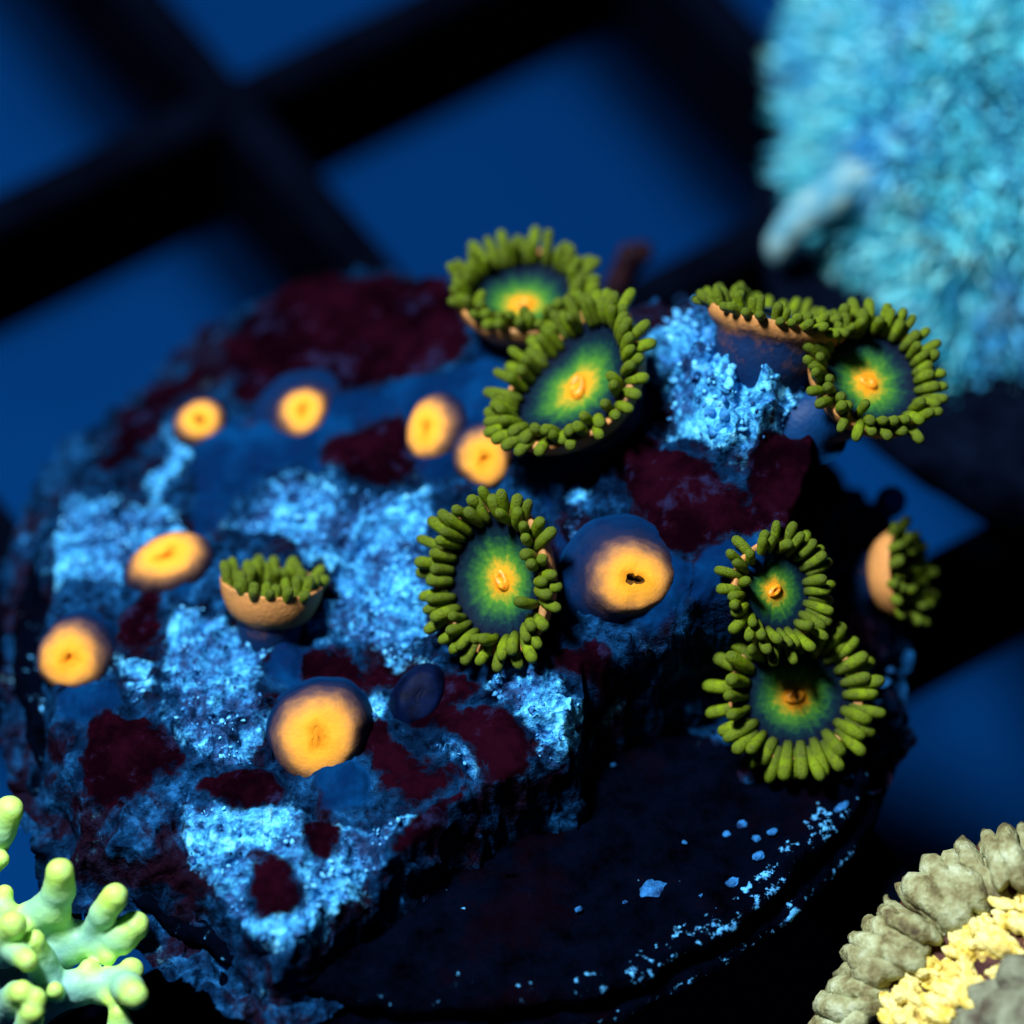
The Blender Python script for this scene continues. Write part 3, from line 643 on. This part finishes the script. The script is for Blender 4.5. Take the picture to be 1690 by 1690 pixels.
col = n.ramp(x, [(0, (.80, .96, .03)), (.13, (.62, .90, .08)), (.26, (.42, .76, .22)), (.42, (.32, .64, .36)), (.62, (.20, .46, .36)), (1, (.08, .22, .26))])
col = n.mix(n.math('MULTIPLY', n.step(a, .45, .75), .35), col, (.26, .50, .36))
M_GREEN = n.done(col, .5, .3, a, .006, .6, .2, (.6, 1, .4), .02)
gb = W(40, 1740, -1.15); gb[2] = 0
green = thing('branching_coral', gb, 'yellow-green branching coral with rounded bright tips beside the dark disc', 'coral')
gn = vnormals(Vw, f); fb = bid[f[:, 0]]
if (gn * (Vw - Vw.mean(0))).sum() < 0: f = f[:, ::-1].copy(); gn = -gn
for bi in range(len(BR)):
    if (fb == bi).sum() > 12:
        obj('branch' if bi < len(BR) - 2 else 'coral_base', submesh('branch', Vw - gb, f, fb == bi, {'tip': np.clip(tipd / 6.0, 0, 1)}, gn), M_GREEN, green)

# ------------------------------------------------------------------ ridged cream coral, front right
cb = W(1650, 1690, -1.45); cb[2] = 0
ridged = thing('ridged_coral', cb, 'cream and brown ridged coral with a bright yellow lumpy band', 'coral')
n = NT('cream_ridge_tissue'); a = n.noise(16, 5, .65); b_ = n.noise(5, 3)
col = n.ramp(n.math('ADD', n.math('MULTIPLY', a, .6), n.math('MULTIPLY', b_, .4)), [(.36, (.07, .05, .03)), (.45, (.22, .195, .08)), (.54, (.38, .40, .20)), (.64, (.56, .62, .40))])
M_RIDGE = n.done(n.mix(n.math('MULTIPLY', n.rand(), .35), col, (.20, .18, .08)), .6, .12, a, .035, .9)
n = NT('yellow_lobe_tissue'); a = n.noise(18, 5, .65)
col = n.ramp(a, [(.34, (.42, .24, .02)), (.45, (.90, .68, .09)), (.58, (1.0, .90, .34))])
M_YEL = n.done(n.mix(n.math('MULTIPLY', n.rand(), .45), col, (.72, .62, .26)), .6, .1, a, .03, .9)
M_RBODY = simple('dark_maroon_coral_skin', (.035, .010, .012), (.10, .035, .02), 10, .6, .02)
M_GREY = simple('grey_brown_coral_skin', (.085, .065, .045), (.27, .30, .19), 9, .7, .05, .05, 1.0)
def sphere_field(cs, h, k=.06, nzamp=.04, nzs=6, seed=0):
    cs = np.array(cs); lo_ = (cs[:, :3] - cs[:, 3:]).min(0) - .12; hi = (cs[:, :3] + cs[:, 3:]).max(0) + .12
    g_ = np.stack(np.meshgrid(*[np.arange(lo_[i], hi[i], h) for i in range(3)], indexing='ij'), -1); F = np.full(g_.shape[:3], 9.0)
    for q in cs:
        d = np.linalg.norm(g_ - q[:3], axis=-1) - q[3]; hh_ = np.clip(.5 + .5 * (d - F) / k, 0, 1); F = d * (1 - hh_) + F * hh_ - k * hh_ * (1 - hh_)
    F += (fbm(g_, nzs, 3, seed) - .5) * nzamp
    return surface_nets(F, lo_, h)
OUT = [(1700, 1362), (1662, 1366), (1625, 1376), (1590, 1388), (1556, 1402), (1522, 1420), (1490, 1443), (1466, 1468), (1446, 1492), (1430, 1520), (1410, 1548), (1392, 1574), (1378, 1604), (1360, 1634), (1346, 1664), (1336, 1696), (1328, 1726)]
INN = [(1700, 1478), (1690, 1486), (1672, 1492), (1655, 1500), (1632, 1512), (1612, 1524), (1596, 1540), (1580, 1552), (1566, 1568), (1548, 1582), (1528, 1594), (1506, 1606), (1488, 1620), (1470, 1636), (1456, 1656), (1448, 1682), (1440, 1712)]
cs = []
for i in range(0, len(OUT), 2):
    for s in (.5, .95):
        q = W(OUT[i][0] + (INN[i][0] - OUT[i][0]) * s, OUT[i][1] + (INN[i][1] - OUT[i][1]) * s, -1.28 - .12 * s); cs.append((*q, .06 + .06 * s))
for (a, b_, d, r) in ((1620, 1600, -1.35, .24), (1700, 1560, -1.35, .25), (1560, 1680, -1.35, .24), (1680, 1680, -1.4, .32), (1740, 1640, -1.4, .3), (1600, 1760, -1.35, .3), (1660, 1700, -1.1, .35)):
    cs.append((*W(a, b_, d), r))
v, f = sphere_field(cs, .022, .08, .05, 7, 3); nn_ = vnormals(v, f)
if (nn_ * (v - v.mean(0))).sum() < 0: f = f[:, ::-1].copy()
obj('coral_body', mesh('coral_body', v - cb, f), M_RBODY, ridged)
rd = random.Random(5)
for i in range(len(OUT)):
    for sub in (0, 1):
        ox, oy = OUT[i]; ix, iy = INN[i]
        if sub:
            if i == len(OUT) - 1: continue
            ox, oy = (OUT[i][0] + OUT[i + 1][0]) / 2 + 9, (OUT[i][1] + OUT[i + 1][1]) / 2 + 7; ix, iy = (INN[i][0] + INN[i + 1][0]) / 2, (INN[i][1] + INN[i + 1][1]) / 2
        if (i, sub) in ((7, 0),): continue          # the open maroon gap
        K = 16; t_ = np.linspace(0, 1, K); e = rd.uniform(-.05, .05); lng = rd.uniform(.8, 1.05)
        pxs = ox + (ix - ox) * t_ * lng + 6 * np.sin(t_ * 5 + rd.uniform(0, 6)); pys = oy + (iy - oy) * t_ * lng + 5 * np.sin(t_ * 5 + rd.uniform(0, 6))
        dep = -1.36 - .20 * np.sin(np.clip(t_ * 1.15, 0, 1) * math.pi * .55) + rd.uniform(-.03, .03) + (.035 if sub else 0)
        p = W(pxs, pys, dep); rad = (.040 if not sub else .026) * rd.uniform(.85, 1.2) * np.minimum(1, np.sqrt(np.clip(np.sin(np.clip(t_, .015, .985) * math.pi), 0, 1) * 1.8)) * (1 + .45 * (fbm(p, 13, 2, i + 30) - .5))
        vv, ff = tube(p, rad, 12); vv += (np.stack([fbm(vv, 20, 3, 60 + i + 7 * q) for q in range(3)], -1) - .5) * .034
        obj('ridge', mesh('ridge', vv - cb, ff), M_RIDGE, ridged)
bx = [(1720, 1490), (1690, 1500), (1650, 1512), (1622, 1530), (1600, 1552), (1580, 1572), (1552, 1594), (1520, 1612), (1494, 1634), (1474, 1656), (1462, 1690)]
import bmesh
def lump(name, m, c, r, sq, seed, turn=0.0):
    bm = bmesh.new(); bmesh.ops.create_icosphere(bm, subdivisions=3, radius=1); v = np.array([q.co[:] for q in bm.verts]); f = np.array([[q.index for q in p_.verts] for p_ in bm.faces]); bm.free()
    q = v * r * np.array(sq); q = q * (1 + .8 * (fbm(v + seed, 1.8, 4, seed, .6)[:, None] - .5)); q = np.stack([q[:, 0] * math.cos(turn) - q[:, 1] * math.sin(turn), q[:, 0] * math.sin(turn) + q[:, 1] * math.cos(turn), q[:, 2]], -1); obj(name, mesh(name, q + c - cb, f), m, ridged)
for k in range(210):
    s = rd.uniform(0, len(bx) - 1.001); i = int(s); w = rd.uniform(-22, 95)
    x_ = bx[i][0] + (bx[i + 1][0] - bx[i][0]) * (s - i) + w * .72; y_ = bx[i][1] + (bx[i + 1][1] - bx[i][1]) * (s - i) + w * .62
    lump('yellow_lobe', M_YEL, W(x_, y_, -1.58 - .0012 * w + rd.uniform(-.03, .03)), rd.uniform(.012, .027), (rd.uniform(1.2, 2.6), 1, rd.uniform(.8, 1.3)), k, -.75 + rd.uniform(-.4, .4))
for k, (x_, y_, r, d) in enumerate([(1712, 1625, .12, -1.72), (1660, 1655, .10, -1.68), (1615, 1690, .10, -1.66), (1700, 1690, .14, -1.78), (1690, 1590, .06, -1.62), (1570, 1715, .09, -1.62), (1640, 1720, .12, -1.72)]):
    lump('folded_lobe', M_GREY, W(x_, y_, d), r, (1.2, 1, .8), 100 + k)

# ------------------------------------------------------------------ fuzzy pale blue coral, back right
dprof = [(0, 0.002), (1.36, 0.002), (1.44, .06), (1.5, .14), (1.49, .22), (1.42, .25), (0, .25)]
th2 = np.linspace(0, 2 * np.pi, 120, endpoint=False)
dv = np.concatenate([np.stack([np.cos(th2) * max(r, 1e-4), np.sin(th2) * max(r, 1e-4), np.full(120, z)], -1) for r, z in dprof])
dv[:, :2] *= 1 + (fbm(dv, 3, 3, 77)[:, None] - .5) * .05
do = obj('plug_disc', mesh('plug_disc_back', dv, np.array(quads(len(dprof), 120))), simple('dark_overgrown_disc', (.0005, .001, .003), (.002, .004, .012), 8, .9, .02, 0.0))
do.location = Vector((2.36, 1.16, 0)) * U; tag(do, 'round dark plug disc under the fuzzy pale blue coral', 'plug disc')
fz_b = W(1600, 420, .5); fz_b[2] = 0
fuzzy = thing('fuzzy_coral', fz_b, 'large fuzzy pale blue soft coral mound behind the rock, out of focus', 'coral')
n = NT('pale_blue_coral_tissue'); a = n.noise(7, 5, .7); b_ = n.noise(2.2, 4, .6, .4)
col = n.ramp(a, [(.34, (.010, .13, .28)), (.46, (.025, .30, .42)), (.56, (.06, .48, .56)), (.68, (.16, .68, .70))])
col = n.mix(n.math('MULTIPLY', n.step(b_, .55, .68), .55), col, (.20, .28, .26))
M_FUZZ = n.done(col, .65, .2, a, .05, .9)
cs = [(*W(a, b_, d), r) for a, b_, d, r in ((1560, 300, .55, .50), (1660, 150, .6, .62), (1500, 120, .75, .36), (1690, 420, .5, .55), (1760, 300, .6, .7), (1600, 480, .45, .30), (1680, 590, .40, .24), (1450, 250, .6, .22), (1530, 30, .9, .38), (1650, -20, .9, .6), (1760, 560, .5, .4), (1700, 300, .9, .7), (1400, 150, .85, .14), (1600, 600, .30, .16), (1660, 640, .3, .16), (1740, 650, .3, .2))]
v, f = sphere_field(cs, .035, .16, .22, 4, 13); nn_ = vnormals(v, f)
if (nn_ * (v - v.mean(0))).sum() < 0: f = f[:, ::-1].copy(); nn_ = -nn_
obj('mound', mesh('mound', v - fz_b, f), M_FUZZ, fuzzy)
lp = np.array([W(*q) for q in ((1510, 262, .3), (1450, 285, .2), (1400, 305, .16), (1350, 338, .14), (1310, 372, .16), (1285, 405, .2), (1278, 432, .26))])
tq = np.linspace(0, 6, 26); lp = np.stack([np.interp(tq, range(7), lp[:, k]) for k in range(3)], -1)
vv, ff = tube(lp, np.interp(tq, [0, 1, 2, 4, 5.5, 6], [.11, .10, .085, .065, .05, .02]), 16); vv += (fbm(vv, 7, 3, 2)[:, None] - .5) * .06
obj('arm', mesh('arm', vv - fz_b, ff), simple('beige_blue_arm', (.05, .24, .34), (.34, .48, .42), 9, .6, .03), fuzzy)
# short tentacles all over the mound
cone = np.array([(1, 0, 0), (.31, .95, 0), (-.81, .59, 0), (-.81, -.59, 0), (.31, -.95, 0), (.7, 0, .6), (.22, .66, .6), (-.57, .41, .6), (-.57, -.41, .6), (.22, -.66, .6), (0, 0, 1)])
cf = np.array([(i, (i + 1) % 5, 5 + i) for i in range(5)] + [((i + 1) % 5, 5 + (i + 1) % 5, 5 + i) for i in range(5)] + [(5 + i, 5 + (i + 1) % 5, 10) for i in range(5)])
vis = np.argwhere((nn_ @ -FWD) > -.35).ravel(); mats = []
for k in rng.choice(vis, 15000, replace=True):
    d_ = nn_[k] + rng.normal(0, .35, 3) + np.array([0, 0, -.15]); t_, b2, z_ = frame(d_); r = rng.uniform(.006, .012); L = rng.uniform(.05, .15)
    mats.append((np.stack([t_ * r, b2 * r, z_ * L]), v[k] - nn_[k] * .01 - fz_b))
gv, gf = many(cone, cf, mats); tone = np.repeat(np.clip(.72 * rng.random(len(mats)) + .28 * np.repeat(rng.random(len(mats) // 10 + 1), 10)[:len(mats)], 0, 1), len(cone))
n = NT('pale_blue_fringe'); a = n.math('ADD', n.math('MULTIPLY', n.noise(5, 4, .65), .55), n.math('MULTIPLY', n.attr('tone'), .45))
b_ = n.noise(2.0, 5, .7, .5)
fcol = n.ramp(a, [(.25, (.010, .13, .30)), (.42, (.03, .33, .46)), (.56, (.09, .54, .60)), (.68, (.34, .84, .82))])
fcol = n.mix(n.math('MULTIPLY', n.step(b_, .46, .60), .75), fcol, n.mix(n.step(a, .3, .7), (.008, .10, .33), (.05, .36, .70)))
M_FR = n.done(n.mix(n.math('MULTIPLY', n.step(n.noise(3.1, 4, .65), .57, .68), .6), fcol, (.16, .20, .17)), .7, .05)
oo = obj('fringe', mesh('fringe', gv, gf, {'tone': tone}), M_FR, fuzzy); oo['kind'] = 'stuff'

# chalky flecks lying on the dark disc
M_FLECK = simple('blue_lit_chalk_fleck', (.0015, .014, .06), (.022, .18, .48), 22, .7, .02, .1, .9)  # pale chalk with the reef light's blue put into its colour
rd = random.Random(11); fr_b = np.array([DC[0], DC[1], 0])
for k, (x_, y_, r, e) in enumerate([(1080, 1470, 26, 1.1), (1225, 1360, 9, 1.3), (1248, 1383, 8, 1), (1200, 1376, 7, 1.2), (1252, 1412, 10, 1.2), (1130, 1390, 5, 1), (1158, 1478, 5, 1), (1275, 1372, 7, 1.6), (1208, 1455, 10, 1.4), (955, 1500, 6, 1.4), (1032, 1490, 6, 1), (1012, 1262, 4, 1.2),
                                    (1400, 1282, 8, 1.4), (1390, 1330, 8, 2.0), (1460, 1125, 10, 1.2), (1450, 1160, 8, 1.3), (1470, 1105, 7, 1)]):
    p, _ = hit(x_, y_)
    bm = bmesh.new(); bmesh.ops.create_icosphere(bm, subdivisions=3, radius=1); v = np.array([q.co[:] for q in bm.verts]); f = np.array([[q.index for q in p_.verts] for p_ in bm.faces]); bm.free()
    r = r / 560.0; q = v * (1 + .9 * (fbm(v + k, 2.0, 4, k, .6)[:, None] - .5)) * np.array([r * e, r, r * .5]); a_ = rd.uniform(.3, .8); q = np.stack([q[:, 0] * math.cos(a_) - q[:, 1] * math.sin(a_), q[:, 0] * math.sin(a_) + q[:, 1] * math.cos(a_), q[:, 2]], -1)
    obj('chalk_fleck', mesh('chalk_fleck', q + p - fr_b - np.array([0, 0, r * .25]), f), M_FLECK, frag)
